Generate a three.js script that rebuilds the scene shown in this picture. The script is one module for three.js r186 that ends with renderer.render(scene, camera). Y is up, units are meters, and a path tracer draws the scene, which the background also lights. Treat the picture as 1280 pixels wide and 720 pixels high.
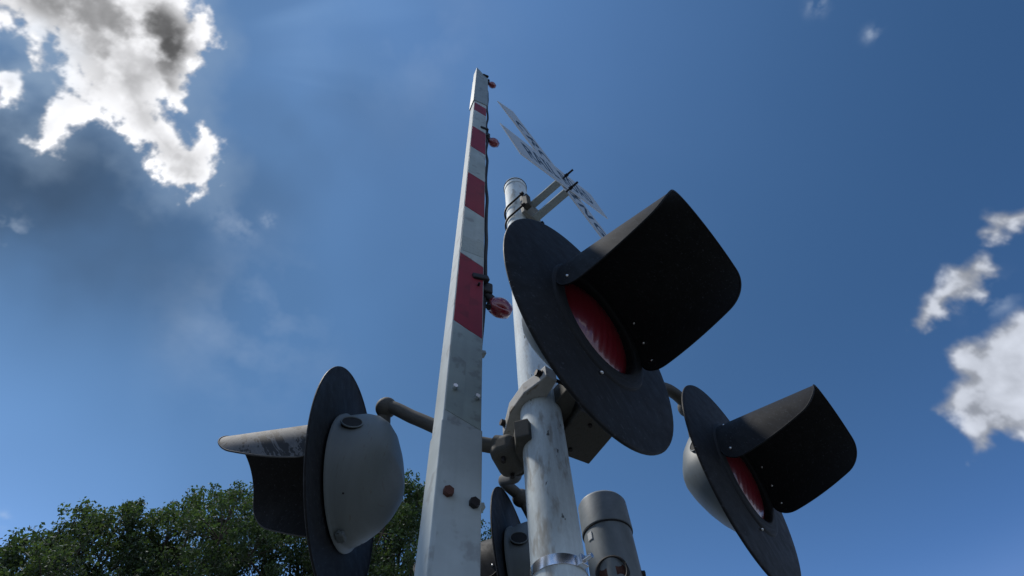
import * as THREE from 'three';
import { mergeGeometries, toCreasedNormals } from 'three/addons/utils/BufferGeometryUtils.js';
import { RoundedBoxGeometry } from 'three/addons/geometries/RoundedBoxGeometry.js';

// ------------------------------------------------------------------ camera, sky, sun
const EYE = 1.7;                                   // camera height above the ground
const D2R = Math.PI / 180;
const scene = new THREE.Scene();
const camera = new THREE.PerspectiveCamera(2 * Math.atan(360 / 700) / D2R, 16 / 9, 0.05, 3000);
camera.position.set(0, EYE, 0);
camera.up.set(0.06971, 0.50965, 0.85755);
camera.lookAt(0, EYE + 0.85965, -0.51089);
scene.add(camera);

const renderer = new THREE.WebGLRenderer({ antialias: true });
renderer.toneMapping = THREE.LinearToneMapping;
renderer.toneMappingExposure = 1;
renderer.shadowMap.enabled = true;

const azel = (az, el) => new THREE.Vector3(Math.sin(az * D2R) * Math.cos(el * D2R), Math.sin(el * D2R), -Math.cos(az * D2R) * Math.cos(el * D2R));
const SUN_DIR = azel(-80, 60);
const sun = new THREE.DirectionalLight(new THREE.Color(1, 0.95, 0.87), 3.0);
sun.position.copy(SUN_DIR).multiplyScalar(60);
sun.castShadow = true;
sun.shadow.radius = 12;
sun.shadow.mapSize.set(2048, 2048);
Object.assign(sun.shadow.camera, { left: -25, right: 25, top: 25, bottom: -25, near: 1, far: 140 });
scene.add(sun); scene.add(sun.target);

// ------------------------------------------------------------------ noise
function rng(seed) { let s = seed >>> 0; return () => { s = (s + 0x6D2B79F5) >>> 0; let t = s; t = Math.imul(t ^ (t >>> 15), t | 1); t ^= t + Math.imul(t ^ (t >>> 7), t | 61); return ((t ^ (t >>> 14)) >>> 0) / 4294967296; }; }
const PERM = new Uint8Array(512);
{ const r = rng(77); const p = Array.from({ length: 256 }, (_, i) => i); for (let i = 255; i > 0; i--) { const j = Math.floor(r() * (i + 1)); [p[i], p[j]] = [p[j], p[i]]; } for (let i = 0; i < 512; i++) PERM[i] = p[i & 255]; }
const fade = (t) => t * t * t * (t * (t * 6 - 15) + 10);
function grad(h, x, y, z) { h &= 15; const u = h < 8 ? x : y, v = h < 4 ? y : (h === 12 || h === 14 ? x : z); return ((h & 1) ? -u : u) + ((h & 2) ? -v : v); }
function noise3(x, y, z) {
  const fx = Math.floor(x), fy = Math.floor(y), fz = Math.floor(z); const X = fx & 255, Y = fy & 255, Z = fz & 255; x -= fx; y -= fy; z -= fz;
  const u = fade(x), v = fade(y), w = fade(z), A = PERM[X] + Y, AA = PERM[A] + Z, AB = PERM[A + 1] + Z, B = PERM[X + 1] + Y, BA = PERM[B] + Z, BB = PERM[B + 1] + Z;
  const L = (a, b, t) => a + (b - a) * t;
  return L(L(L(grad(PERM[AA], x, y, z), grad(PERM[BA], x - 1, y, z), u), L(grad(PERM[AB], x, y - 1, z), grad(PERM[BB], x - 1, y - 1, z), u), v),
    L(L(grad(PERM[AA + 1], x, y, z - 1), grad(PERM[BA + 1], x - 1, y, z - 1), u), L(grad(PERM[AB + 1], x, y - 1, z - 1), grad(PERM[BB + 1], x - 1, y - 1, z - 1), u), v), w);
}
function fbm(x, y, z, oct, gain = 0.5) { let a = 0.5, s = 0; for (let i = 0; i < oct; i++) { s += a * noise3(x, y, z); x = x * 2.03 + 17.1; y = y * 2.03 + 5.7; z = z * 2.03 + 9.3; a *= gain; } return s; }
const sstep = (a, b, t) => { t = Math.min(1, Math.max(0, (t - a) / (b - a))); return t * t * (3 - 2 * t); };
const mix = (a, b, t) => a + (b - a) * t;

// ------------------------------------------------------------------ computed sky: air and clouds
const CLOUDS = {
  sun: [[-93.8, 51.0], [-94.7, 55.9], [-94.0, 61.6], [-89.6, 64.5], [-85.3, 64.8], [-83.8, 65.6], [-80.0, 65.7], [-77.4, 64.5], [-75.1, 63.1], [-72.9, 61.6], [-69.2, 60.4], [-70.1, 59.9], [-72.3, 59.4], [-69.9, 58.9], [-66.9, 59.0], [-65.5, 59.6], [-67.2, 60.9], [-66.2, 61.1], [-62.0, 60.1], [-58.3, 58.2], [-58.2, 56.8], [-59.5, 55.8], [-60.9, 54.8], [-63.1, 55.5], [-66.0, 55.5], [-68.0, 55.4], [-70.4, 55.4], [-73.0, 55.2], [-74.7, 54.5], [-74.7, 53.4], [-74.2, 52.2], [-73.2, 51.4], [-72.7, 50.0], [-74.7, 50.1], [-76.9, 50.4], [-77.2, 51.1], [-77.5, 52.2], [-78.7, 52.9], [-78.9, 53.9], [-80.3, 54.5], [-82.2, 54.4], [-84.1, 54.1], [-85.5, 53.5], [-86.7, 53.0], [-86.9, 52.2], [-88.0, 49.8]],
  bitA: [[-82.8, 49.5], [-81.9, 50.6], [-81.4, 51.5], [-80.2, 51.5], [-79.2, 50.7], [-80.2, 50.2], [-80.4, 48.6]],
  bitB: [[-83.9, 52.9], [-83.9, 53.7], [-82.3, 53.7], [-81.2, 53.0], [-82.0, 52.5]],
  r1: [[49.3, 40.4], [50.5, 41.0], [52.0, 41.3], [53.6, 41.4], [54.6, 41.6], [55.8, 41.9], [56.9, 41.7], [58.0, 41.3], [58.8, 40.8], [58.1, 40.0], [56.8, 39.6], [55.5, 39.3], [54.3, 39.6], [53.2, 40.0], [51.9, 40.2], [50.5, 40.1], [49.5, 40.0]],
  r2: [[44.8, 34.6], [46.0, 34.8], [47.1, 35.1], [48.5, 35.4], [48.9, 36.4], [49.8, 37.4], [51.1, 37.4], [52.6, 36.6], [54.5, 36.7], [56.5, 36.4], [59.7, 35.3], [60.7, 32.9], [57.1, 29.4], [53.0, 27.2], [50.1, 28.6], [48.4, 30.1], [47.1, 30.7], [45.7, 30.5], [44.9, 30.7], [45.3, 31.7], [45.6, 32.7], [46.0, 33.6]],
  r3: [[60.6, 42.3], [61.7, 42.0], [62.0, 42.7], [63.3, 42.1], [64.0, 41.0], [64.8, 40.5], [63.6, 40.4], [62.2, 41.2], [61.1, 41.5]],
};
const WISPS = [[-50.7, 56.6, 1.6, 0.16], [-48.2, 58.6, 0.7, 0.3], [-54, 56.2, 1.4, 0.12], [-67.6, 44.3, 1.5, 0.34], [79.3, 61.8, 0.8, 0.3], [76.6, 57.1, 0.6, 0.3], [-49.2, 28.7, 0.5, 0.5], [55.8, 38.5, 1.6, 0.22], [-60, 80, 8, 0.05], [-41, 50, 7, 0.10]];
function makeSky() {
  const W = 4096, H = 2048, data = new Float32Array(W * H * 4);
  const clouds = Object.entries(CLOUDS).map(([name, poly]) => {
    const dirs = poly.map(([a, e]) => azel(a, e)); const c = new THREE.Vector3(); dirs.forEach((d) => c.add(d)); c.normalize();
    const east = new THREE.Vector3(-c.z, 0, c.x).normalize(), north = new THREE.Vector3().crossVectors(east, c);
    const pts = dirs.map((d) => { const k = 1 / d.dot(c); return [d.dot(east) * k / D2R, d.dot(north) * k / D2R]; });
    const cosMax = Math.cos(Math.max(...dirs.map((d) => Math.acos(d.dot(c)))) + 4 * D2R);
    return { name, c, east, north, pts, cosMax };
  });
  const wisps = WISPS.map(([a, e, rad, amt]) => ({ d: azel(a, e), rad: rad * D2R, amt }));
  // air left in shadow beside the big cloud
  const shades = [[-68, 48, 9, 0.62], [-54, 52, 8, 0.22], [-60, 66, 8, 0.24], [-48, 70, 9, 0.14], [-77, 45, 8, 0.5]].map(([a, e, rad, amt]) => ({ d: azel(a, e), rad: rad * D2R, amt, cut: Math.cos(rad * 2.6 * D2R) }));
  const greys = [[-82.5, 62.2, 2.2, 0.95], [-79.3, 62.0, 2.2, 1.0], [-76.6, 61.2, 1.6, 0.9], [-74.6, 60.6, 1.2, 0.8], [-86, 58.2, 2.8, 0.72], [-83.5, 57.2, 2.2, 0.6], [-89, 55.2, 2.6, 0.75], [-80.5, 56.0, 1.8, 0.35], [-71.5, 57.2, 1.4, 0.42], [-66, 57, 1.3, 0.4], [-63, 57.6, 1.3, 0.35]].map(([a, e, r, k]) => ({ d: azel(a, e), r: r * D2R, k }));
  const view = azel(0, 59.3), s0 = SUN_DIR, sE = new THREE.Vector3(-s0.z, 0, s0.x).normalize(), sN = new THREE.Vector3().crossVectors(sE, s0);
  const sdPoly = (px, py, P) => {
    let d = 1e9, inside = false;
    for (let i = 0, j = P.length - 1; i < P.length; j = i++) {
      const ex = P[j][0] - P[i][0], ey = P[j][1] - P[i][1], wx = px - P[i][0], wy = py - P[i][1];
      const t = Math.min(1, Math.max(0, (wx * ex + wy * ey) / (ex * ex + ey * ey))), bx = wx - ex * t, by = wy - ey * t;
      d = Math.min(d, bx * bx + by * by);
      if ((P[i][1] > py) !== (P[j][1] > py) && px < (P[j][0] - P[i][0]) * (py - P[i][1]) / (P[j][1] - P[i][1]) + P[i][0]) inside = !inside;
    }
    return inside ? -Math.sqrt(d) : Math.sqrt(d);
  };
  for (let j = 0; j < H; j++) {
    const el = ((j + 0.5) / H - 0.5) * Math.PI, y = Math.sin(el), cosE = Math.cos(el);
    for (let i = 0; i < W; i++) {
      const o = (j * W + i) * 4;
      if (el < -0.02) { data[o] = 0.16; data[o + 1] = 0.19; data[o + 2] = 0.2; data[o + 3] = 1; continue; }
      const lon = ((i + 0.5) / W - 0.5) * 2 * Math.PI, x = cosE * Math.cos(lon), z = cosE * Math.sin(lon);
      const cs = x * s0.x + y * s0.y + z * s0.z, sunAng = Math.acos(Math.min(1, cs)) / D2R;
      // clear air: palest on the sun's side, deeper away from it, paler again towards the horizon
      const e = Math.min(0.6, 1 - Math.max(0, y)), ck = Math.max(0.05, cs);
      let r = Math.exp(-3.884 + 1.772 * ck - 1.673 * e + 6.319 * e * e), g = Math.exp(-2.79 + 1.395 * ck - 1.235 * e + 5.058 * e * e), b = Math.exp(-1.766 + 1.078 * ck - 1.376 * e + 5.004 * e * e);
      const hz = 0.85 * sstep(0.46, 0.05, y); r = mix(r, 0.52, hz); g = mix(g, 0.66, hz); b = mix(b, 0.86, hz);  // horizon haze strengthened, mostly out of view, to add fill on shaded faces
      const halo = Math.exp(-sunAng / 13); r += 0.02 * halo; g += 0.025 * halo; b += 0.03 * halo;
      // cloud shadow shafts and thin veil, fanning from the sun's cloud
      const ax = (x * sE.x + y * sE.y + z * sE.z), ay = (x * sN.x + y * sN.y + z * sN.z), ang = Math.atan2(ay, ax);
      const fan = fbm(Math.cos(ang) * 1.3 + 3, Math.sin(ang) * 1.3, sunAng * 0.05, 3) * sstep(4, 14, sunAng) * Math.exp(-Math.max(0, sunAng - 14) / 22);
      const beam = Math.max(0, fbm(Math.cos(ang) * 3 + 9, Math.sin(ang) * 3, sunAng * 0.02, 3) + 0.04) * sstep(7, 13, sunAng) * Math.exp(-Math.max(0, sunAng - 12) / 14);
      r += 0.09 * beam; g += 0.13 * beam; b += 0.17 * beam;
      const veil = fbm(x * 3 + 4, y * 3, z * 3, 5), sh = 1 + 0.4 * fan + 0.12 * veil * sstep(60, 15, sunAng);
      r *= sh; g *= sh; b *= sh;
      for (const q of shades) { const cd = x * q.d.x + y * q.d.y + z * q.d.z; if (cd < q.cut) continue; const dd = Math.acos(Math.min(1, cd)) / q.rad, a = q.amt * Math.exp(-dd * dd) * (1 + 2.4 * veil); r = mix(r, 0.052, a); g = mix(g, 0.095, a); b = mix(b, 0.17, a); }
      for (const w of wisps) {
        const cd = x * w.d.x + y * w.d.y + z * w.d.z; if (cd < Math.cos(w.rad * 3)) continue;
        const dd = Math.acos(Math.min(1, cd)) / w.rad, nn = 0.25 + 2.6 * fbm(x * 34 / (1 + w.rad * 30), y * 52 / (1 + w.rad * 30), z * 34 / (1 + w.rad * 30), 5, 0.55);
        const a = w.amt * Math.exp(-dd * dd * 1.3) * Math.max(0, nn) * 1.5; r = mix(r, 0.62, a); g = mix(g, 0.72, a); b = mix(b, 0.86, a);
      }
      for (const c of clouds) {
        const cd = x * c.c.x + y * c.c.y + z * c.c.z; if (cd < c.cosMax) continue;
        const px = (x * c.east.x + y * c.east.y + z * c.east.z) / cd / D2R, py = (x * c.north.x + y * c.north.y + z * c.north.z) / cd / D2R;
        const back = c.name === 'sun' || c.name[0] === 'b';
        const sc = back ? 30 : 34, n1 = fbm(x * sc, y * sc, z * sc, 7, back ? 0.57 : 0.5), wx = fbm(x * 18 + 7, y * 18, z * 18, 3);
        const sd = sdPoly(px + wx * 0.9, py + n1 * 0.5, c.pts), dep = -sd / (back ? 1.1 : 1.3) + n1 * (back ? 2.3 : 1.1) + (back ? 0.02 : 0.2);
        if (back) {
          const soft = 0.36 * sstep(-2.6, 0.4, -sd / 1.3 + wx * 2.2 + n1 * 0.7); r = mix(r, 0.30, soft); g = mix(g, 0.41, soft); b = mix(b, 0.56, soft);
          const a = sstep(-0.36, 0.6, dep); if (a <= 0) continue;
          const thick = sstep(0.4, 1.9, dep), n2 = fbm(x * 13 + 31, y * 13, z * 13, 5, 0.55);
          let grey = 0.16 * thick + 0.3 * thick * sstep(-0.1, 0.3, n2);
          for (const q of greys) { const gd = Math.acos(Math.min(1, x * q.d.x + y * q.d.y + z * q.d.z)) / q.r; grey = Math.max(grey, q.k * mix(0.5, 1, thick) * sstep(1.25, 0.15, gd + n1 * 0.7 + n2 * 0.5)); }
          const lum = mix(1.18, 0.13, Math.min(1, grey)) * (0.86 + 0.45 * n1) * mix(0.78, 1, sstep(0.1, 0.6, dep)), aa = a * mix(0.85, 1, sstep(0.2, 0.8, dep));
          r = mix(r, lum * 0.985, aa); g = mix(g, lum * 0.99, aa); b = mix(b, lum * 1.02, aa);
        } else {
          const a = sstep(-0.3, 0.7, dep) * 0.9; if (a <= 0) continue;
          const lum = mix(0.42, 0.66, sstep(0.1, 1.2, dep + n1 * 2)) * (1 + 0.45 * n1);
          r = mix(r, lum * 0.92, a); g = mix(g, lum * 0.97, a); b = mix(b, lum * 1.08, a);
        }
      }
      // scattered fair-weather cloud over the unseen sky, made brighter to lift the fill light
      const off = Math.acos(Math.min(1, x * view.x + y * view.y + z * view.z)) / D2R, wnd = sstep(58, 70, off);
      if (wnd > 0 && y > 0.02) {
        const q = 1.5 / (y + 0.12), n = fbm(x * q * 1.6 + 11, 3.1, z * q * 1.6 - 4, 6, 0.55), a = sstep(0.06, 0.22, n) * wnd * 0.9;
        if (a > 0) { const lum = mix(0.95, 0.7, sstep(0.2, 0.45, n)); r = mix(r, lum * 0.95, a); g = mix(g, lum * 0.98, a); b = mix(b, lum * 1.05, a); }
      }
      data[o] = r; data[o + 1] = g; data[o + 2] = b; data[o + 3] = 1;
    }
  }
  const t = new THREE.DataTexture(data, W, H, THREE.RGBAFormat, THREE.FloatType);
  t.mapping = THREE.EquirectangularReflectionMapping; t.magFilter = t.minFilter = THREE.LinearFilter; t.colorSpace = THREE.LinearSRGBColorSpace; t.needsUpdate = true;
  return t;
}
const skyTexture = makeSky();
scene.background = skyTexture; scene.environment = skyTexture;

// ------------------------------------------------------------------ helpers
const P = (right, ahead, up) => new THREE.Vector3(right, up + EYE, -ahead);   // metres right / ahead of and above the eye
const lin = (r, g, b) => new THREE.Color().setRGB(r, g, b);
const taken = {};
function numbered(name) { const n = taken[name] = (taken[name] ?? -1) + 1; return n ? `${name}_${String(n).padStart(3, '0')}` : name; }
function thing(name, label, category, group, pos, turn = 0) {
  const g = new THREE.Group(); g.name = numbered(name); g.userData = { label, category }; if (group) g.userData.group = group;
  if (pos) g.position.copy(pos); g.rotation.order = 'YXZ'; g.rotation.y = turn; scene.add(g); return g;
}
function part(name, geo, mat, parent, pos, rot) {
  const m = new THREE.Mesh(geo, mat); m.name = name; m.castShadow = m.receiveShadow = true;
  if (pos) m.position.set(...(pos.isVector3 ? pos.toArray() : pos)); if (rot) m.rotation.set(...rot);
  parent.add(m); return m;
}
const box = (w, h, d, r = 0.002) => new RoundedBoxGeometry(w, h, d, 2, Math.min(r, w / 2.01, h / 2.01, d / 2.01));
const tube = (pts, r, seg = 40, rad = 14) => new THREE.TubeGeometry(new THREE.CatmullRomCurve3(pts, false, 'centripetal'), seg, r, rad, false);
const lathe = (pairs, seg = 64) => new THREE.LatheGeometry(pairs.map(([a, b]) => new THREE.Vector2(a, b)), seg);
const merge = (list) => mergeGeometries(list.map((q) => (q.index ? q.toNonIndexed() : q)));
const turnAz = (az) => Math.PI - az * D2R;          // rotation that points local +z to compass azimuth az
function rodBetween(a, b, r, seg = 14) { const d = b.clone().sub(a), g = new THREE.CylinderGeometry(r, r, d.length(), seg); g.applyQuaternion(new THREE.Quaternion().setFromUnitVectors(new THREE.Vector3(0, 1, 0), d.clone().normalize())); const m = a.clone().add(b).multiplyScalar(0.5); g.translate(m.x, m.y, m.z); return g; }

function tex(w, h, fn, srgb = true) {
  const d = new Uint8Array(w * h * 4);
  for (let j = 0; j < h; j++) for (let i = 0; i < w; i++) { const c = fn((i + 0.5) / w, (j + 0.5) / h), o = (j * w + i) * 4; for (let k = 0; k < 3; k++) d[o + k] = Math.max(0, Math.min(255, Math.round((Array.isArray(c) ? c[k] : c) * 255))); d[o + 3] = 255; }
  const t = new THREE.DataTexture(d, w, h); t.wrapS = t.wrapT = THREE.RepeatWrapping; t.magFilter = THREE.LinearFilter; t.minFilter = THREE.LinearMipmapLinearFilter; t.generateMipmaps = true;
  if (srgb) t.colorSpace = THREE.SRGBColorSpace; t.needsUpdate = true; return t;
}
// tiling noise on a torus-like sum
const tn = (u, v, f, oct, s = 0) => { const a = u * 2 * Math.PI, b = v * 2 * Math.PI; return fbm(Math.cos(a) * f + s, Math.sin(a) * f + Math.cos(b) * f * 1.37, Math.sin(b) * f * 1.37 - s, oct, 0.58); };

// ------------------------------------------------------------------ materials
const std = (o) => new THREE.MeshStandardMaterial(o);
// weathered satin black: faint chalky blotches
const blackMap = tex(512, 512, (u, v) => { const n = tn(u, v, 2, 5), m = tn(u, v, 9, 3, 5); const c = 0.112 + 0.015 * n + 0.01 * m + 0.04 * sstep(0.26, 0.32, m) + 0.13 * sstep(0.3, 0.34, tn(u, v, 14, 3, 8)) + 0.1 * sstep(0.007, 0.003, Math.abs(tn(u, v, 3, 2, 12))) * sstep(0.12, 0.2, tn(u, v, 5, 2, 20)); return [c * 0.95, c, c * 1.1]; });
const blackRough = tex(256, 256, (u, v) => 0.72 + 0.22 * tn(u, v, 3, 5, 2), false);
const M = {};
M.black = new THREE.MeshPhysicalMaterial({ color: 0xffffff, map: blackMap, roughness: 0.9, roughnessMap: blackRough, specularIntensity: 0.5 });
// hood with its black paint flaking to a chalky grey
const flakeMap = tex(512, 512, (u, v) => { const n = tn(u, v, 1.6, 5) + 0.6 * tn(u, v, 9, 3, 3); const m = sstep(0.03, 0.09, n); const c = mix(0.36 + 0.1 * tn(u, v, 8, 3, 9), 0.13, m); return [c, c * 1.01, c * 1.03]; });
M.flaked = std({ color: 0xffffff, map: flakeMap, roughness: 0.75 });
// housings: old light-grey enamel with grime specks
const enamelMap = tex(512, 512, (u, v) => { const n = tn(u, v, 1.5, 5), m = tn(u, v, 6, 4, 4); const s = sstep(0.3, 0.42, m + 0.3 * n); const c = 0.435 + 0.03 * n; return [mix(c * 0.94, 0.36, s * 0.4), mix(c * 1.01, 0.34, s * 0.4), mix(c * 1.03, 0.31, s * 0.4)]; });
M.enamel = std({ color: 0xffffff, map: enamelMap, roughness: 0.5 });
M.hole = std({ color: lin(0.01, 0.01, 0.01), roughness: 0.8 });
M.lens = new THREE.MeshPhysicalMaterial({ color: lin(0.17, 0.006, 0.014), roughness: 0.3, clearcoat: 0.8, clearcoatRoughness: 0.1, ior: 1.5 });
M.brightScrew = std({ color: lin(0.7, 0.7, 0.7), roughness: 0.3, metalness: 1 });
// galvanised / aluminium-painted mast: streaks, stains and scratches (uv: u round, v along the pipe)
const MAST_BOTTOM = -1.7, MAST_TOP = 2.84;
const mastMap = tex(512, 2048, (u, v) => {
  const a = u * 2 * Math.PI, X = Math.cos(a), Z = Math.sin(a), y = v * 4.5;
  const streak = fbm(X * 6, y * 0.9, Z * 6, 5, 0.6), patch = fbm(X * 1.4 + 8, y * 6, Z * 1.4, 4), fine = fbm(X * 9, y * 90, Z * 9 + 4, 3);
  let c = 0.86 + 0.05 * streak + 0.14 * patch + 0.05 * fine; let rgb = [c * 0.95, c, c * 1.015];
  const st = sstep(0.08, 0.5, fbm(X * 1.8 + 3, y * 9, Z * 1.8, 5, 0.6)); rgb = [mix(rgb[0], 0.54, st * 0.6), mix(rgb[1], 0.51, st * 0.6), mix(rgb[2], 0.47, st * 0.6)];
  const run = sstep(0.2, 0.3, fbm(X * 11 + 1, y * 0.45, Z * 11, 3)) * 0.05; rgb = rgb.map((q) => mix(q, 0.45, run));
  const nick = sstep(0.41, 0.45, fbm(X * 3 + 40, y * 26, Z * 3, 4, 0.6)); return rgb.map((q) => mix(q, 0.2, nick * 0.7));
});
M.mast = std({ color: 0xffffff, map: mastMap, roughness: 0.72, metalness: 0 });
M.darkRing = std({ color: lin(0.02, 0.02, 0.022), roughness: 0.7 });
const castMap = tex(256, 256, (u, v) => { const n = tn(u, v, 2.2, 5), m = tn(u, v, 8, 3, 6); const c = 0.56 + 0.12 * n + 0.07 * m; const s = sstep(0.15, 0.35, n + m * 0.4); return [mix(c, 0.4, s * 0.5), mix(c * 0.99, 0.36, s * 0.5), mix(c * 0.95, 0.31, s * 0.5)]; });
M.cast = std({ color: 0xffffff, map: castMap, roughness: 0.7, metalness: 0.1 });
M.clampPaint = std({ color: lin(1, 0.98, 0.92), map: tex(256, 256, (u, v) => { const n = tn(u, v, 2.2, 5), m = tn(u, v, 8, 3, 6), c = 0.68 + 0.12 * n + 0.07 * m, q = sstep(0.15, 0.3, n + m * 0.5); return [mix(c, 0.42, q * 0.6), mix(c, 0.37, q * 0.6), mix(c, 0.31, q * 0.6)]; }), roughness: 0.75 });
M.castBrown = std({ color: lin(0.3, 0.29, 0.275), map: castMap, roughness: 0.75 });
M.bolt = std({ color: lin(0.035, 0.03, 0.03), roughness: 0.55, metalness: 0.6 });
const rustMap = tex(128, 128, (u, v) => { const n = tn(u, v, 3, 4); return [0.34 + 0.2 * n, 0.22 + 0.14 * n, 0.19 + 0.1 * n]; });
M.rust = std({ color: 0xffffff, map: rustMap, roughness: 0.85 });
const aluMap = tex(256, 1024, (u, v) => { const n = fbm(u * 20, v * 3, 2, 4), m = fbm(u * 3, v * 24, 7, 5, 0.6), s = sstep(0.14, 0.34, fbm(u * 6 + 9, v * 30, 1, 5, 0.6)); const c = 0.70 + 0.05 * n + 0.08 * m; return [mix(c * 0.95, 0.5, s * 0.5), mix(c * 1.005, 0.51, s * 0.5), mix(c * 1.015, 0.51, s * 0.5)]; });
M.alu = std({ color: 0xffffff, map: aluMap, roughness: 0.8, metalness: 0 });
M.whiteTape = std({ color: lin(0.9, 0.92, 0.88), map: aluMap, roughness: 0.55 });
M.greyTape = std({ color: lin(0.72, 0.75, 0.70), map: aluMap, roughness: 0.4 });
M.redTape = std({ color: lin(0.55, 0.016, 0.045), map: aluMap, roughness: 0.6 });
M.tipGrey = std({ color: lin(0.62, 0.66, 0.66), map: aluMap, roughness: 0.6 });
M.steel = std({ color: lin(0.75, 0.76, 0.78), roughness: 0.25, metalness: 1 });
M.bell = std({ color: lin(0.31, 0.36, 0.4), map: tex(256, 256, (u, v) => { const c = 0.86 + 0.12 * tn(u, v, 2, 5) + 0.06 * tn(u, v, 9, 2, 3); return [c, c, c]; }), roughness: 0.5 });
M.rubber = std({ color: lin(0.012, 0.012, 0.014), roughness: 0.6 });
M.redLamp = new THREE.MeshPhysicalMaterial({ color: lin(0.2, 0.007, 0.018), roughness: 0.25, clearcoat: 1, clearcoatRoughness: 0.1 });
M.signWhite = std({ color: lin(0.72, 0.74, 0.76), roughness: 0.4 });
M.signBlack = std({ color: lin(0.02, 0.02, 0.02), roughness: 0.5 });

// ------------------------------------------------------------------ ground
const groundMap = tex(512, 512, (u, v) => { const n = tn(u, v, 2, 6), m = tn(u, v, 10, 3, 4); return [0.34 + 0.12 * n + 0.1 * m, 0.35 + 0.12 * n + 0.1 * m, 0.345 + 0.12 * n + 0.1 * m]; });
groundMap.repeat.set(200, 200);
{
  const g = new THREE.CircleGeometry(1200, 64); g.rotateX(-Math.PI / 2);
  const m = part('ground', g, std({ color: 0xffffff, map: groundMap, roughness: 1 }), scene); m.userData = { kind: 'structure', label: 'grey gravel ground around the crossing', category: 'ground' };
}

// ------------------------------------------------------------------ mast
const MAST = [0.054, 1.07], MR = 0.056;
const mast = thing('signal_mast', 'tall silver painted pipe mast carrying the crossing lights', 'mast', null, new THREE.Vector3(MAST[0], 0, -MAST[1]));
{
  const h = MAST_TOP + EYE;
  const g = new THREE.CylinderGeometry(MR, MR, h, 64, 40, true); g.translate(0, h / 2, 0); part('pipe', g, M.mast, mast);
  part('cap', lathe([[0, 0.036], [0.03, 0.034], [0.05, 0.022], [0.0585, 0.008], [0.0595, -0.05], [0.0575, -0.052], [0.0565, -0.05]], 48), M.mast, mast, [0, h - 0.002, 0]);
  part('gasket_ring', new THREE.TorusGeometry(0.0595, 0.0028, 10, 48), M.darkRing, mast, [0, h - 0.012, 0], [Math.PI / 2, 0, 0]);
  part('base_flange', lathe([[0, 0.03], [0.14, 0.03], [0.15, 0.02], [0.15, 0], [0, 0]], 40), M.cast, mast, [0, 0.002, 0]);
  // stainless band clamp holding the bell bracket
  const yb = 0.665 + EYE;
  part('band_clamp', lathe([[0.0565, -0.011], [0.0582, -0.011], [0.0582, 0.011], [0.0565, 0.011]], 48), M.steel, mast, [0, yb, 0]);
  part('clamp_screw', merge([box(0.02, 0.022, 0.012), new THREE.CylinderGeometry(0.005, 0.005, 0.05, 10).rotateX(Math.PI / 2)]), M.steel, mast, [0.047, yb, 0.043], [0, 0.8, 0]);
  // second ring low on the sign bracket
}

// ------------------------------------------------------------------ crossing lights
function hoodGeometry(off, L, withRim) {
  // arched hood: semicircular section at the plate, lower edge climbing to a rounded nose
  const a = 0.156 + off, b = 0.15 + off, nz = 36, nq = 44, pos = [], uv = [], idx = [];
  const section = (phi, s) => {
    const aa = a * (1 - 0.03 * s), bb = b * (1 - 0.05 * s);
    if (phi < 0) return [aa, bb * phi]; if (phi > Math.PI) return [-aa, bb * (Math.PI - phi)];
    const c = Math.cos(phi), q = Math.sin(phi), e = 0.92; return [aa * Math.sign(c) * Math.pow(Math.abs(c), e), bb * Math.pow(q, e)];
  };
  for (let j = 0; j <= nz; j++) {
    const t = j / nz, s = 0.5 - 0.5 * Math.cos(Math.PI * t), z = s * L, nose = 0.055;
    let yb = mix(-0.052, 0.028, Math.pow(s, 1.7)); const over = z - (L - nose); if (over > 0) yb += 0.055 * (1 - Math.sqrt(Math.max(0, 1 - (over / nose) ** 2)));
    const under = 0.06 - z; if (under > 0) yb += 0.05 * (1 - Math.sqrt(Math.max(0, 1 - (under / 0.06) ** 2)));
    const bb = b * (1 - 0.05 * s), p0 = yb < 0 ? yb / bb : Math.asin(Math.min(1, Math.pow(yb / bb, 1 / 0.92)));
    for (let i = 0; i <= nq; i++) {
      const phi = mix(p0, Math.PI - p0, i / nq), [x, y] = section(phi, s);
      pos.push(x, y, z); uv.push(phi * 0.3, z * 2);
    }
  }
  for (let j = 0; j < nz; j++) for (let i = 0; i < nq; i++) { const k = j * (nq + 1) + i; idx.push(k, k + 1, k + nq + 1, k + 1, k + nq + 2, k + nq + 1); }
  const g = new THREE.BufferGeometry(); g.setAttribute('position', new THREE.Float32BufferAttribute(pos, 3)); g.setAttribute('uv', new THREE.Float32BufferAttribute(uv, 2)); g.setIndex(idx); g.computeVertexNormals();
  if (withRim) {
    const rim = []; for (let j = 0; j <= nz; j++) rim.push(j * (nq + 1)); for (let i = 1; i <= nq; i++) rim.push(nz * (nq + 1) + i); for (let j = nz - 1; j >= 0; j--) rim.push(j * (nq + 1) + nq);
    g.userData.edge = rim.map((k) => new THREE.Vector3(pos[k * 3], pos[k * 3 + 1], pos[k * 3 + 2]));
  }
  return g;
}
const HOOD_L = 0.292;
const hoodOut = hoodGeometry(0.002, HOOD_L, true), hoodIn = hoodGeometry(-0.001, HOOD_L - 0.001, false);
const hoodRim = new THREE.TubeGeometry(new THREE.CatmullRomCurve3(hoodOut.userData.edge), 240, 0.0022, 6, false); delete hoodOut.userData.edge;
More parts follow.
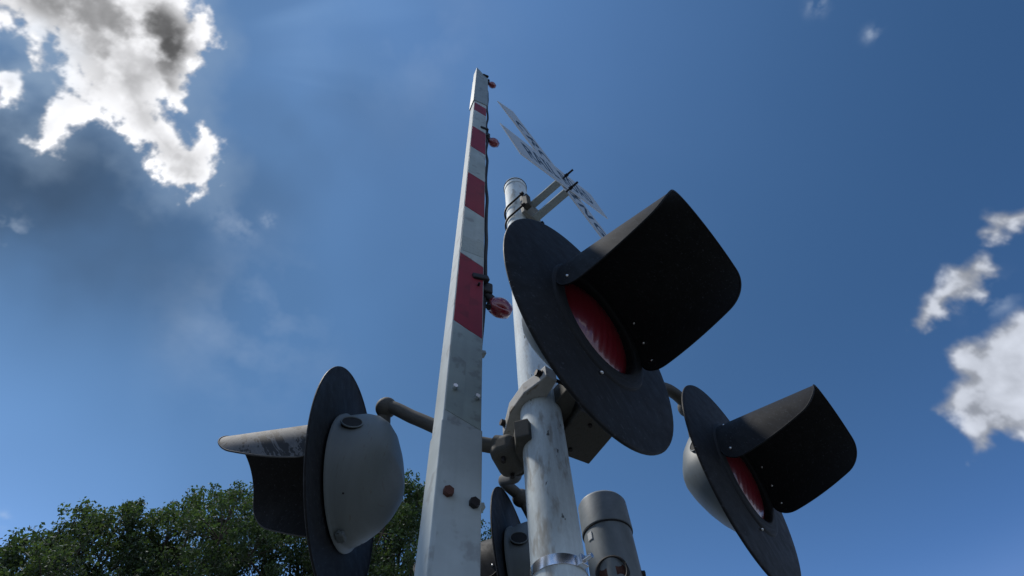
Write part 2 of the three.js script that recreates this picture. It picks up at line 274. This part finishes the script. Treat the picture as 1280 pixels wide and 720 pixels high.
const plateGeo = (() => { const g = lathe([[0.128, -0.03], [0.128, 0.004], [0.13, 0.006], [0.15, 0.006], [0.225, 0.004], [0.297, -0.003], [0.3035, -0.005], [0.305, -0.008], [0.3045, -0.011], [0.302, -0.0105], [0.3015, -0.009], [0.294, -0.007], [0.225, 0.0], [0.134, 0.002], [0.133, -0.03]], 96); g.rotateX(Math.PI / 2); const p = g.attributes.position, uv = g.attributes.uv; for (let i = 0; i < p.count; i++) uv.setXY(i, p.getX(i) * 1.4, p.getY(i) * 1.4); return g; })();
const ringGeo = (() => { const g = lathe([[0.128, 0.004], [0.129, 0.011], [0.134, 0.013], [0.158, 0.012], [0.164, 0.009], [0.168, 0.005]], 72); g.rotateX(Math.PI / 2); return g; })();
const lensGeo = (() => {
  const n = 26, pts = []; for (let i = 0; i <= n; i++) { const q = i / n; pts.push([0.129 * Math.sin(q * 1.15) / Math.sin(1.15), -0.013 + 0.033 * (Math.cos(q * 1.15) - Math.cos(1.15)) / (1 - Math.cos(1.15))]); }
  const g = lathe(pts, 120); const p = g.attributes.position; for (let i = 0; i < p.count; i++) { const x = p.getX(i), z = p.getZ(i), r = Math.hypot(x, z); p.setY(i, p.getY(i) + 0.0004 * Math.sin(x * 300) * sstep(0.129, 0.112, r)); }
  g.rotateX(Math.PI / 2); g.computeVertexNormals(); return g;
})();
const housingGeo = (() => {
  const g = lathe([[0.0, 0.152], [0.03, 0.151], [0.065, 0.146], [0.098, 0.135], [0.124, 0.117], [0.143, 0.093], [0.156, 0.064], [0.163, 0.035], [0.166, 0.016], [0.174, 0.011], [0.175, 0.002]], 72);
  g.rotateX(-Math.PI / 2); const p = g.attributes.position;
  for (let i = 0; i < p.count; i++) { const y = p.getY(i), z = p.getZ(i); if (y < 0) { p.setZ(i, z * (1 - 0.5 * (-y / 0.17) ** 1.2)); } else { const k = -z / 0.15, s = y / 0.19; p.setY(i, y * (1 + 0.68 * k * s)); p.setZ(i, z * (1 - 0.12 * s * s)); } }
  g.computeVertexNormals(); return g;
})();
const screwGeo = new THREE.SphereGeometry(0.0045, 8, 6);
function crossingLight(pos, az, tilt, label, hoodMat) {
  const t = thing('crossing_light', label, 'crossing light', 'flashing lights on the mast', pos, turnAz(az)); t.rotation.x = tilt * D2R;
  const plate = part('backplate', plateGeo, M.black, t);
  const hs = part('housing', housingGeo, M.enamel, t, [0, 0, -0.004]);
  for (const s of [-1, 1]) {
    const a = Math.PI / 2 - s * 72 * D2R, rr = 0.160, x = Math.cos(a) * rr, y = Math.sin(a) * rr * 1.02;
    const hole = new THREE.CylinderGeometry(0.026, 0.026, 0.012, 24), ring = new THREE.TorusGeometry(0.027, 0.002, 8, 28); ring.rotateX(Math.PI / 2); ring.translate(0, 0.006, 0);
    
    const facing = new THREE.Vector3(Math.cos(a), Math.sin(a), -0.35).normalize(), up0 = new THREE.Vector3(0, 1, 0);
    part('side_port', hole, M.hole, hs, [x, y, -0.045]).quaternion.setFromUnitVectors(up0, facing); part('port_rim', ring, M.enamel, hs, [x, y, -0.045]).quaternion.setFromUnitVectors(up0, facing);
  }
  part('latch', merge([box(0.03, 0.014, 0.022, 0.004), new THREE.CylinderGeometry(0.004, 0.004, 0.04, 10).rotateZ(Math.PI / 2)]), M.enamel, hs, [0, -0.168, -0.02]);
  for (const [x, y, z] of [[0.05, 0.16, -0.06], [0.085, 0.142, -0.06], [-0.05, 0.16, -0.06], [-0.085, 0.142, -0.06], [0.095, -0.12, -0.04], [-0.095, -0.12, -0.04], [0.113, -0.1, -0.045]]) part('housing_screw', screwGeo, M.bolt, hs, [x, y, z]);
  const boss = lathe([[0.0, 0.035], [0.026, 0.035], [0.034, 0.028], [0.042, 0.0], [0.055, -0.05]], 24); part('mounting_boss', boss, M.enamel, hs, [0, 0.158, -0.065]);
  part('lens_ring', ringGeo, M.black, plate); part('lens', lensGeo, M.lens, t);
  const hood = part('hood', hoodOut, hoodMat, t, [0, 0, 0.012]); part('hood_lining', hoodIn, M.black, hood); part('hood_rim', hoodRim, hoodMat, hood);
  for (const s of [-1, 1]) for (const [y, z] of [[-0.012, 0.035], [0.045, 0.03], [0.1, 0.028]]) part('hood_screw', screwGeo, M.brightScrew, hood, [s * (0.157 - Math.max(0, y - 0.02) * 0.45), y, z - 0.008]);
  part('drain_screw', screwGeo, M.brightScrew, plate, [-0.02, -0.175, 0.008]);
  return t;
}
const bigL = crossingLight(P(0.188, 0.740, 1.049), 128.8, 6, 'largest black crossing light with deep open hood in front of the mast', M.black);
const farL = crossingLight(P(0.638, 1.360, 1.104), 127, 6, 'right-hand crossing light with black hood against open sky', M.black);
const leftL = crossingLight(P(-0.482, 1.172, 1.03), -88.5, 2.5, 'left crossing light seen from behind with pale housing before the trees', M.flaked);
const backL = crossingLight(P(-0.04, 1.70, 1.03), -76, 4, 'small distant crossing light half hidden between gate arm and mast', M.black);

// ------------------------------------------------------------------ brackets that carry the lights
const flat = (right, ahead, up) => P(right, ahead, up);
function hexBolt(parent, pos, dir, r = 0.009, len = 0.03, mat = M.bolt) {
  const g = mergeGeometries([new THREE.CylinderGeometry(r, r, 0.012, 6), new THREE.CylinderGeometry(r * 0.55, r * 0.55, len, 10).translate(0, -len / 2, 0), new THREE.CylinderGeometry(r * 1.25, r * 1.25, 0.003, 14).translate(0, -0.0075, 0)].map((q) => q.toNonIndexed()));
  const m = part('bolt', g, mat, parent, pos); m.quaternion.setFromUnitVectors(new THREE.Vector3(0, 1, 0), dir.clone().normalize()); return m;
}
function clampHalf(h) {   // half of a cast octagonal collar with two ears, opening towards -z
  const s = new THREE.Shape(), R = 0.076; s.moveTo(-0.112, 0.02); s.lineTo(-0.116, 0.05); s.lineTo(-0.088, 0.056);
  for (const a of [118, 62]) s.lineTo(Math.cos(a * D2R) * R * 1.05, Math.sin(a * D2R) * R * 1.08);
  s.lineTo(0.088, 0.056); s.lineTo(0.116, 0.05); s.lineTo(0.112, 0.02); s.lineTo(0.0545, 0.016); s.absarc(0, 0, 0.0568, 0.29, Math.PI - 0.29, false); s.lineTo(-0.112, 0.02);
  const g = new THREE.ExtrudeGeometry(s, { depth: h, bevelEnabled: true, bevelThickness: 0.004, bevelSize: 0.003, bevelSegments: 2, curveSegments: 16 }); g.translate(0, 0, -h / 2); g.rotateX(Math.PI / 2); return g;
}
function pipeArm(pts, r) { return tube(pts, r, 60, 16); }
function lightBracket(up, boxAz, label, armsPts, boxMat, wrap) {
  const t = thing('light_bracket', label, 'bracket', 'brackets clamped on the mast', P(MAST[0], MAST[1], up), turnAz(boxAz));
  t.updateMatrixWorld(true); const inv = t.matrixWorld.clone().invert(), loc = (v) => v.clone().applyMatrix4(inv);
  if (wrap) {
    const back = part('clamp_half', clampHalf(0.034), M.clampPaint, t); back.rotation.y = Math.PI;
    for (const x of [-0.099, 0.099]) hexBolt(t, [x, 0.004, -0.064], new THREE.Vector3(0, 0, -1), 0.0095, 0.13);
  }
  const b = part('junction_box', box(wrap ? 0.15 : 0.105, wrap ? 0.085 : 0.07, wrap ? 0.12 : 0.07, wrap ? 0.01 : 0.024), boxMat, t, [0, -0.005, wrap ? 0.135 : 0.1]);
  if (wrap) part('box_lid', box(0.16, 0.012, 0.13, 0.004), boxMat, b, [0, -0.046, 0]);
  const neck = part('saddle', clampHalf(0.05), boxMat, t); neck.scale.set(wrap ? 1 : 0.62, 1, 0.98);
  for (const s of [-1, 1]) hexBolt(t, [s * (wrap ? 0.05 : 0.03), wrap ? -0.057 : -0.045, wrap ? 0.12 : 0.1], new THREE.Vector3(0, -1, 0), 0.006, 0.01);
  for (const pts of armsPts) {
    const lp = pts.map(loc); const a = part('arm', pipeArm(lp, 0.0195), M.castBrown, t);
    const e = lp.length - 2; part('elbow', new THREE.SphereGeometry(0.032, 20, 14), M.castBrown, a, lp[e]);
    const d0 = lp[1].clone().sub(lp[0]).normalize(); const col = new THREE.CylinderGeometry(0.028, 0.032, 0.05, 20); const c = part('socket', col, M.castBrown, a, lp[0].clone().addScaledVector(d0, 0.012)); c.quaternion.setFromUnitVectors(new THREE.Vector3(0, 1, 0), d0);
  }
  return t;
}
lightBracket(1.15, 58, 'pale cast clamp with junction box behind the largest crossing light', [
  [P(0.17, 0.97, 1.18), P(0.155, 0.90, 1.25), P(0.12, 0.82, 1.30), P(0.115, 0.80, 1.24)],
  [P(0.21, 1.06, 1.18), P(0.34, 1.15, 1.30), P(0.50, 1.27, 1.40), P(0.555, 1.33, 1.38), P(0.565, 1.41, 1.28)],
], M.castBrown, true);
lightBracket(1.02, -72, 'lower brown cast bracket with pipe arm reaching the left crossing light', [
  [P(-0.04, 1.08, 1.02), P(-0.13, 1.09, 1.06), P(-0.30, 1.12, 1.195), P(-0.40, 1.14, 1.27), P(-0.405, 1.165, 1.22)],
  [P(-0.02, 1.14, 1.02), P(-0.03, 1.30, 1.12), P(-0.07, 1.58, 1.33), P(-0.02, 1.66, 1.33), P(0.03, 1.675, 1.22)],
], M.castBrown, false);

// ------------------------------------------------------------------ crossbuck sign
{
  const t = thing('crossbuck_sign', 'white crossbuck sign with two crossed blades on the mast top', 'crossbuck', null, P(MAST[0], MAST[1], 2.48), turnAz(129.5));
  const half = 0.455, w = 0.18, zc = 0.262;
  const words = ['RAIL ROAD', 'CROSSING'];
  [1, -1].forEach((s, i) => {
    const s0 = new THREE.Shape(); const c = 0.0; s0.moveTo(-half + c, -w / 2); s0.lineTo(half - c, -w / 2); s0.lineTo(half, w / 2); s0.lineTo(-half, w / 2); s0.closePath();
    const g = new THREE.ExtrudeGeometry(s0, { depth: 0.003, bevelEnabled: true, bevelThickness: 0.0006, bevelSize: 0.001, bevelSegments: 1 });
    const b = part('blade', g, M.signWhite, t, [0, 0, zc + (s > 0 ? 0.006 : 0)], [0, 0, s * 38 * D2R]);
    // lettering: flat print on the blade
    const cv = document.createElement('canvas'); cv.width = 1024; cv.height = 190; const x = cv.getContext('2d');
    x.fillStyle = '#b7c0c6'; x.fillRect(0, 0, 1024, 190); x.fillStyle = '#24282b'; x.font = 'bold 150px sans-serif'; x.textAlign = 'center'; x.textBaseline = 'middle';
    x.save(); x.translate(512, 97); x.scale(i ? 1.12 : 1.02, 1); x.fillText(words[i], 0, 0); x.restore();
    const ct = new THREE.CanvasTexture(cv); ct.colorSpace = THREE.SRGBColorSpace;
    for (const f of [1, -1]) part('lettering', new THREE.PlaneGeometry(half * 2 - 0.012, w - 0.012), std({ color: 0xffffff, map: ct, roughness: 0.45 }), b, [0, 0, f > 0 ? 0.0042 : -0.0012], [0, f > 0 ? 0 : Math.PI, 0]);
  });
  // two flat bars from the mast clamp to the blades, with long bolts through
  for (const y of [0.03, -0.135]) {
    const bar = part('support_bar', box(0.034, 0.012, 0.235, 0.002), M.alu, t, [0.02, y, 0.145]);
    part('bar_flange', box(0.004, 0.04, 0.235, 0.0015), M.alu, bar, [0.017, 0.014, 0]);
    hexBolt(t, [0.02, y, 0.292], new THREE.Vector3(0, 0, 1), 0.008, 0.07);
    part('bolt_stud', new THREE.CylinderGeometry(0.005, 0.005, 0.04, 10).rotateX(Math.PI / 2), M.bolt, t, [0.02, y, 0.31]);
  }
  part('saddle', box(0.12, 0.2, 0.02, 0.004), M.cast, t, [0.01, -0.055, 0.066]);
  part('saddle_rib', box(0.03, 0.12, 0.03, 0.005), M.castBrown, t, [-0.045, -0.07, 0.09]);
  for (const y of [0.01, -0.125]) {
    const u = new THREE.TorusGeometry(0.063, 0.005, 8, 30, Math.PI); u.rotateX(Math.PI / 2); u.rotateY(Math.PI); part('u_bolt', u, M.bolt, t, [0, y, 0]);
    for (const s of [-1, 1]) { part('u_bolt_leg', new THREE.CylinderGeometry(0.005, 0.005, 0.09, 8).rotateX(Math.PI / 2), M.bolt, t, [s * 0.063, y, 0.044]); hexBolt(t, [s * 0.063, y, 0.085], new THREE.Vector3(0, 0, 1), 0.009, 0.012); }
  }
}

// ------------------------------------------------------------------ bell
{
  const t = thing('crossing_bell', 'grey cylindrical bell housing with overhanging cap behind the mast', 'bell', null, P(0.213, 1.37, 0));
  const top = 1.06, r = 0.0655, yy = (u) => u;
  part('cap', lathe([[0, 0.0], [0.05, -0.001], [0.063, -0.005], [0.0685, -0.014], [0.0695, -0.1], [0.0672, -0.102], [0.066, -0.1]], 56), M.bell, t, [0, top, 0]);
  part('body', lathe([[0.0655, top - 0.098], [0.0655, 0.42], [0.0, 0.42]], 56), M.bell, t);
  part('shadow_gap_ring', new THREE.TorusGeometry(0.066, 0.0024, 8, 56), M.darkRing, t, [0, top - 0.104, 0], [Math.PI / 2, 0, 0]);
  // sound port facing the camera side
  const a = Math.atan2(0.5, -1) , dir = new THREE.Vector3(-0.28, 0, 0.96).normalize();
  const port = part('sound_port', lathe([[0.0, -0.004], [0.034, -0.004], [0.036, 0.008], [0.041, 0.008], [0.042, -0.01]], 36), M.darkRing, t, dir.clone().multiplyScalar(0.0585).setY(0.815)); port.quaternion.setFromUnitVectors(new THREE.Vector3(0, 1, 0), dir);
  part('sound_cone', lathe([[0.0, 0.003], [0.016, 0.003], [0.033, -0.003]], 28), M.rust, port, [0, 0.003, 0]);
  const d2 = new THREE.Vector3(-0.8, 0, 0.6).normalize();
  const tag = part('sticker', box(0.016, 0.022, 0.002, 0.0008), M.signWhite, t, d2.clone().multiplyScalar(0.0665).setY(0.93)); tag.rotation.y = Math.atan2(d2.x, d2.z);
  const br = part('mount_strap', box(0.2, 0.03, 0.006), M.cast, t, [-0.09, 0.66, 0.15], [0, 1.04, 0]);
  const d3 = new THREE.Vector3(0.97, 0, 0.24); part('side_bolt', new THREE.CylinderGeometry(0.009, 0.009, 0.012, 6).rotateZ(Math.PI / 2), M.bolt, t, d3.multiplyScalar(0.0665).setY(0.83));
  part('strap_clip', box(0.03, 0.05, 0.02, 0.003), M.cast, br, [0.09, 0, 0.008]);
}

// ------------------------------------------------------------------ gate arm standing upright
const GATE_AZ = 152, GATE = [-0.143, 0.888], GW = 0.0895, GD = 0.07;
const gate = thing('crossing_gate', 'raised aluminium crossing gate arm with red and white striped tape', 'gate arm', null, P(GATE[0], GATE[1], -0.75), turnAz(GATE_AZ));
const gy = (u) => u + 0.75;
{
  const uvBox = (w, h, d, r) => { const g = box(w, h, d, r); const p = g.attributes.position, uv = g.attributes.uv; for (let i = 0; i < p.count; i++) uv.setXY(i, (p.getX(i) + p.getZ(i)) * 2.2, p.getY(i) * 0.42); return g; };
  const seg = (name, u0, u1, w, d, mat = M.alu) => part(name, uvBox(w, u1 - u0, d, 0.0035), mat, gate, [0, gy((u0 + u1) / 2), 0]);
  const lower = seg('base_section', -0.75, 0.885, GW + 0.004, GD + 0.004), upper = seg('upper_section', 0.8, 4.05, GW, GD);
  const tip = seg('tip_section', 3.93, 4.92, GW + 0.016, GD + 0.012, M.tipGrey);
  part('tip_cap', (() => { const s = new THREE.Shape(); s.moveTo(-0.052, 0); s.lineTo(0.052, 0); s.lineTo(-0.052, 0.32); s.closePath(); const g = new THREE.ExtrudeGeometry(s, { depth: GD, bevelEnabled: false }); g.translate(0, 0, -GD / 2); return g; })(), M.tipGrey, gate, [0, gy(4.915), 0]);
  // reflective tape on the broad face, ends cut on a slant
  const tape = (name, u0, u1, mat, slant = -0.045, lift = 0.0008) => {
    const w = GW - 0.006, s = new THREE.Shape(); s.moveTo(-w / 2, u0 - slant / 2); s.lineTo(w / 2, u0 + slant / 2); s.lineTo(w / 2, u1 + slant / 2); s.lineTo(-w / 2, u1 - slant / 2); s.closePath();
    const g = new THREE.ExtrudeGeometry(s, { depth: lift, bevelEnabled: false }); const uv = g.attributes.uv, p = g.attributes.position; for (let i = 0; i < uv.count; i++) uv.setXY(i, p.getX(i) * 2.2, p.getY(i) * 0.42);
    part(name, g, mat, gate, [0, 0.75, GD / 2 + 0.0003]);
  };
  const reds = [[1.24, 1.64], [2.045, 2.445], [2.85, 3.25], [3.655, 3.86]];
  for (const [a, b] of reds) tape('red_stripe', a, b, M.redTape);
  tape('white_stripe', 1.643, 2.042, M.whiteTape); tape('white_stripe', 2.448, 2.847, M.whiteTape); tape('white_stripe', 3.253, 3.652, M.whiteTape);
  tape('grey_patch', 0.9, 1.237, M.greyTape, -0.03);
  part('tape_seam', box(GW - 0.007, 0.11, 0.0006, 0.0002), M.greyTape, gate, [0, gy(1.74), GD / 2 + 0.0016]);
  // bolts
  const z = new THREE.Vector3(0, 0, 1), zf = GD / 2 + 0.006;
  for (const [x, u, m, r] of [[-0.025, 0.99, M.steel, 0.006], [0.03, 0.98, M.steel, 0.006], [-0.022, 0.70, M.rust, 0.0105], [0.03, 0.69, M.bolt, 0.0105], [-0.022, 0.52, M.rust, 0.011], [0.03, 0.5, M.bolt, 0.011], [0.026, 1.49, M.bolt, 0.004]]) hexBolt(gate, [x, gy(u), zf], z, r, 0.02, m);
  for (const u of [0.72, 1.21, 1.62]) part('cable_clip', box(0.024, 0.012, 0.02, 0.002), M.alu, gate, [GW / 2 + 0.011, gy(u), -0.005], [0, 0, 0.3]);
  // pivot casting below, fixed to the mast foot
  part('pivot_casting', box(0.13, 0.36, 0.12, 0.012), M.cast, gate, [0, 0.02, 0]);
  part('pivot_shaft', new THREE.CylinderGeometry(0.04, 0.04, 0.30, 24).rotateX(Math.PI / 2), M.cast, gate, [0.09, 0.0, -0.16], [0, 0.35, 0]);
}
gate.updateMatrixWorld(true);
const onGate = (x, u, z) => gate.localToWorld(new THREE.Vector3(x, gy(u), z));
function gateLamp(u, label, s = 1) {
  const p = onGate(GW / 2, u, 0), t = thing('gate_lamp', label, 'gate lamp', 'red warning lamps along the gate arm', p, turnAz(GATE_AZ));
  const body = part('body', lathe([[0.0, -0.018], [0.024, -0.018], [0.0345, -0.012], [0.0355, 0], [0.0345, 0.012], [0.024, 0.018], [0, 0.018]], 32).rotateX(Math.PI / 2).scale(s, s, s), M.redLamp, t, [0.062 * s, -0.045 * s, 0]);
  for (const q of [-1, 1]) part('lens', new THREE.SphereGeometry(0.0335 * s, 28, 12, 0, 2 * Math.PI, 0, 1.3).scale(1, 0.85, 1).translate(0, -0.002, 0).rotateX(q * Math.PI / 2), M.redLamp, body, [0, 0, q * 0.001]);
  part('clamp', box(0.032 * s, 0.05 * s, 0.04 * s, 0.006), M.rubber, t, [0.018 * s, 0.012 * s, 0]);
  part('clamp_jaw', box(0.05 * s, 0.022 * s, 0.02, 0.004), M.rubber, t, [-0.012, 0.02 * s, 0.035], [0, 0, 0.3]);
  part('neck', rodBetween(new THREE.Vector3(0.015 * s, 0, 0), new THREE.Vector3(0.05 * s, -0.035 * s, 0), 0.014 * s), M.rubber, t);
  hexBolt(t, [0.03 * s, -0.06 * s, 0.0], new THREE.Vector3(-0.3, -1, 0), 0.009 * s, 0.03, M.rubber);
  return t;
}
gateLamp(1.52, 'lowest and largest red lamp hanging off the gate arm', 1.12);
gateLamp(3.3, 'middle dark red lamp on the gate arm', 1.0);
gateLamp(5.0, 'topmost small lamp at the gate arm tip', 1.0);
{
  const r = rng(5), pts = []; for (let u = 4.98; u > 1.5; u -= 0.14) pts.push(onGate(GW / 2 + 0.02 + (r() - 0.5) * 0.012, u, (r() - 0.5) * 0.01)); pts.push(onGate(GW / 2 + 0.012, 1.36, 0)); pts.push(onGate(GW / 2 + 0.006, 1.24, 0));
  const c = part('lamp_cable', tube(pts, 0.007, 200, 8), M.rubber, scene); c.userData = { label: 'thin black cable running down the gate arm edge between the lamps', category: 'cable' };
}

// ------------------------------------------------------------------ trees
M.bark = std({ color: 0xffffff, map: tex(128, 256, (u, v) => { const n = tn(u, v, 3, 4); const c = 0.3 + 0.2 * n; return [c, c * 0.9, c * 0.78]; }), roughness: 0.95 });
const leafMats = [lin(0.052, 0.105, 0.022), lin(0.046, 0.095, 0.022), lin(0.06, 0.112, 0.025)].map((c) => new THREE.MeshPhysicalMaterial({ color: c, vertexColors: true, roughness: 0.95, transmission: 0.5, thickness: 0, side: THREE.DoubleSide }));
function tree(dist, tops, lobeR, lower, seed, label, mi) {   // tops: [azimuth, elevation] of each leafy lobe's highest point
  const r = rng(seed), az = tops.reduce((a, q) => a + q[0], 0) / tops.length, base = new THREE.Vector3(Math.sin(az * D2R) * dist, 0, -Math.cos(az * D2R) * dist);
  const t = thing('broadleaf_tree', label, 'tree', 'trees behind the crossing', base), gs = [];
  const limb = (a, b, r0, r1, sag) => {
    const m = a.clone().lerp(b, 0.5); m.x += (r() - 0.5) * sag; m.z += (r() - 0.5) * sag; m.y += sag * 0.3; const cv = new THREE.QuadraticBezierCurve3(a, m, b), n = 8, g = new THREE.TubeGeometry(cv, n, 1, 7, false), p = g.attributes.position;
    for (let i = 0; i <= n; i++) { const c = cv.getPoint(i / n), rr = mix(r0, r1, i / n); for (let j = 0; j <= 7; j++) { const k = i * 8 + j; p.setXYZ(k, c.x + (p.getX(k) - c.x) * rr, c.y + (p.getY(k) - c.y) * rr, c.z + (p.getZ(k) - c.z) * rr); } }
    g.computeVertexNormals(); gs.push(g); return cv;
  };
  const lobes = [];
  for (const [la, el] of tops) {
    const R = lobeR * (0.85 + r() * 0.3), d = dist + (r() - 0.5) * 1.2, top = EYE + Math.tan((el - lower) * D2R) * d, c = new THREE.Vector3(Math.sin(la * D2R) * d, top - R * 0.85, -Math.cos(la * D2R) * d).sub(base);
    lobes.push([c, R]);
    for (let k = 1; k <= 3; k++) lobes.push([new THREE.Vector3(c.x * (1 + 0.1 * k) + (r() - 0.5) * 1.0, c.y - k * R * 1.35 + (r() - 0.5) * 0.3, c.z + (r() - 0.5) * 1.8 + 0.25 * k), R * (1.1 + 0.1 * k)]);
  }
  const H = Math.max(...lobes.map(([c]) => c.y)), fork = new THREE.Vector3((r() - 0.5) * 0.3, H * 0.36, (r() - 0.5) * 0.3), leader = new THREE.Vector3(0, H * 0.74, 0);
  const stem = limb(new THREE.Vector3(0, -0.1, 0), fork, 0.22, 0.16, 0.2), spine = limb(fork, leader, 0.15, 0.06, 0.4), tips = [];
  for (const [c, R] of lobes) {
    if (c.y < 2.2) continue;
    limb(spine.getPoint(Math.min(1, Math.max(0, (c.y - fork.y - 0.8) / (leader.y - fork.y)))), c, 0.055, 0.018, 0.6);
    const n = Math.round(21 * R * R + 8);
    for (let k = 0; k < n; k++) {
      const u = r() * 2 - 1, th = r() * 6.283, q = R * (0.35 + 0.62 * Math.sqrt(r())), w = Math.sqrt(1 - u * u), e = new THREE.Vector3(c.x + Math.cos(th) * w * q * 1.1, c.y + u * q * 0.85, c.z + Math.sin(th) * w * q * 1.1);
      if (k % 4 === 0) limb(c, e, 0.014, 0.005, 0.15); tips.push([e, 0.17 + r() * 0.19]);
    }
    for (let k = 0; k < 5; k++) { const th = r() * 6.283, q = R * 0.5 * r(), e = new THREE.Vector3(c.x + Math.cos(th) * q, c.y + R * (0.85 + r() * 0.3), c.z + Math.sin(th) * q); limb(c, e, 0.012, 0.004, 0.15); tips.push([e, 0.1 + r() * 0.08]); tips.push([c.clone().lerp(e, 0.78), 0.16]); }
  }
  const trunk = part('trunk', mergeGeometries(gs), M.bark, t);
  const pos = [], nor = [], idx = [], col = []; const X = new THREE.Vector3(), Y = new THREE.Vector3(), Z = new THREE.Vector3();
  for (const [c, cr] of tips) {
    const tone = 0.75 + r() * 0.5;
    const n = Math.round(cr * cr * 1250);
    for (let i = 0; i < n; i++) {
      const u = r() * 2 - 1, th = r() * 6.283, q = cr * Math.pow(r(), 0.6) * 0.95, s = Math.sqrt(1 - u * u), cx = c.x + Math.cos(th) * s * q, cy = c.y + u * q * 0.75, cz = c.z + Math.sin(th) * s * q;
      X.set(r() - 0.5, (r() - 0.5) * 0.8 - 0.15, r() - 0.5).normalize(); Z.set(r() - 0.5, r() * 0.9, r() - 0.5).normalize(); Y.crossVectors(Z, X).normalize(); Z.crossVectors(X, Y);
      const L = 0.022 + r() * r() * 0.035 + r() * 0.01, Wd = L * (0.4 + r() * 0.25), k = pos.length / 3;
      pos.push(cx - X.x * L, cy - X.y * L, cz - X.z * L, cx + Y.x * Wd, cy + Y.y * Wd, cz + Y.z * Wd, cx + X.x * L, cy + X.y * L - L * 0.15, cz + X.z * L, cx - Y.x * Wd, cy - Y.y * Wd, cz - Y.z * Wd);
      const v = tone * (0.7 + r() * 0.6), yl = r() * 0.25; for (let m = 0; m < 4; m++) col.push(v * (1 + yl), v, v * (1 - yl)); for (let m = 0; m < 4; m++) nor.push(Z.x, Z.y, Z.z); idx.push(k, k + 2, k + 1, k, k + 3, k + 2);
    }
  }
  const g = new THREE.BufferGeometry(); g.setAttribute('position', new THREE.Float32BufferAttribute(pos, 3)); g.setAttribute('normal', new THREE.Float32BufferAttribute(nor, 3)); g.setAttribute('color', new THREE.Float32BufferAttribute(col, 3)); g.setIndex(idx);
  const cr = part('crown', g, leafMats[mi], t); cr.userData.kind = 'stuff'; return t;
}
tree(13.6, [[-51.8, 26.3], [-49.2, 27.7], [-47.8, 29.0], [-46.5, 30.3], [-45.0, 31.5]], 0.75, 2.3, 11, 'lowest tree crown rising from the bottom left corner', 1);
tree(13.2, [[-44.2, 32.9], [-42.3, 33.2], [-41.4, 34.2], [-40.6, 34.6], [-38.5, 34.4]], 0.6, 1.9, 13, 'slender leafy tree with upright sprays left of the tallest crown', 2);
tree(12.6, [[-36.9, 35.2], [-35.5, 36.5], [-34.2, 37.4], [-32.6, 38.0], [-30.2, 38.6]], 0.85, 2.0, 14, 'broad dark tree crown behind the left light hood', 0);
tree(13.0, [[-27.0, 39.0], [-24.6, 39.6], [-21.7, 40.2], [-18.8, 40.3]], 0.85, 1.6, 15, 'tree crown hidden behind the pale left light housing', 1);
tree(12.2, [[-16.0, 40.9], [-14.4, 40.7], [-12.5, 40.2]], 0.7, 1.2, 16, 'tree rising between left light and gate arm', 0);
tree(13.2, [[-9.6, 39.2], [-7.0, 37.4], [-4.8, 35.6]], 0.8, 1.0, 17, 'rightmost tree showing in the gap behind the gate arm', 1);

renderer.render(scene, camera);
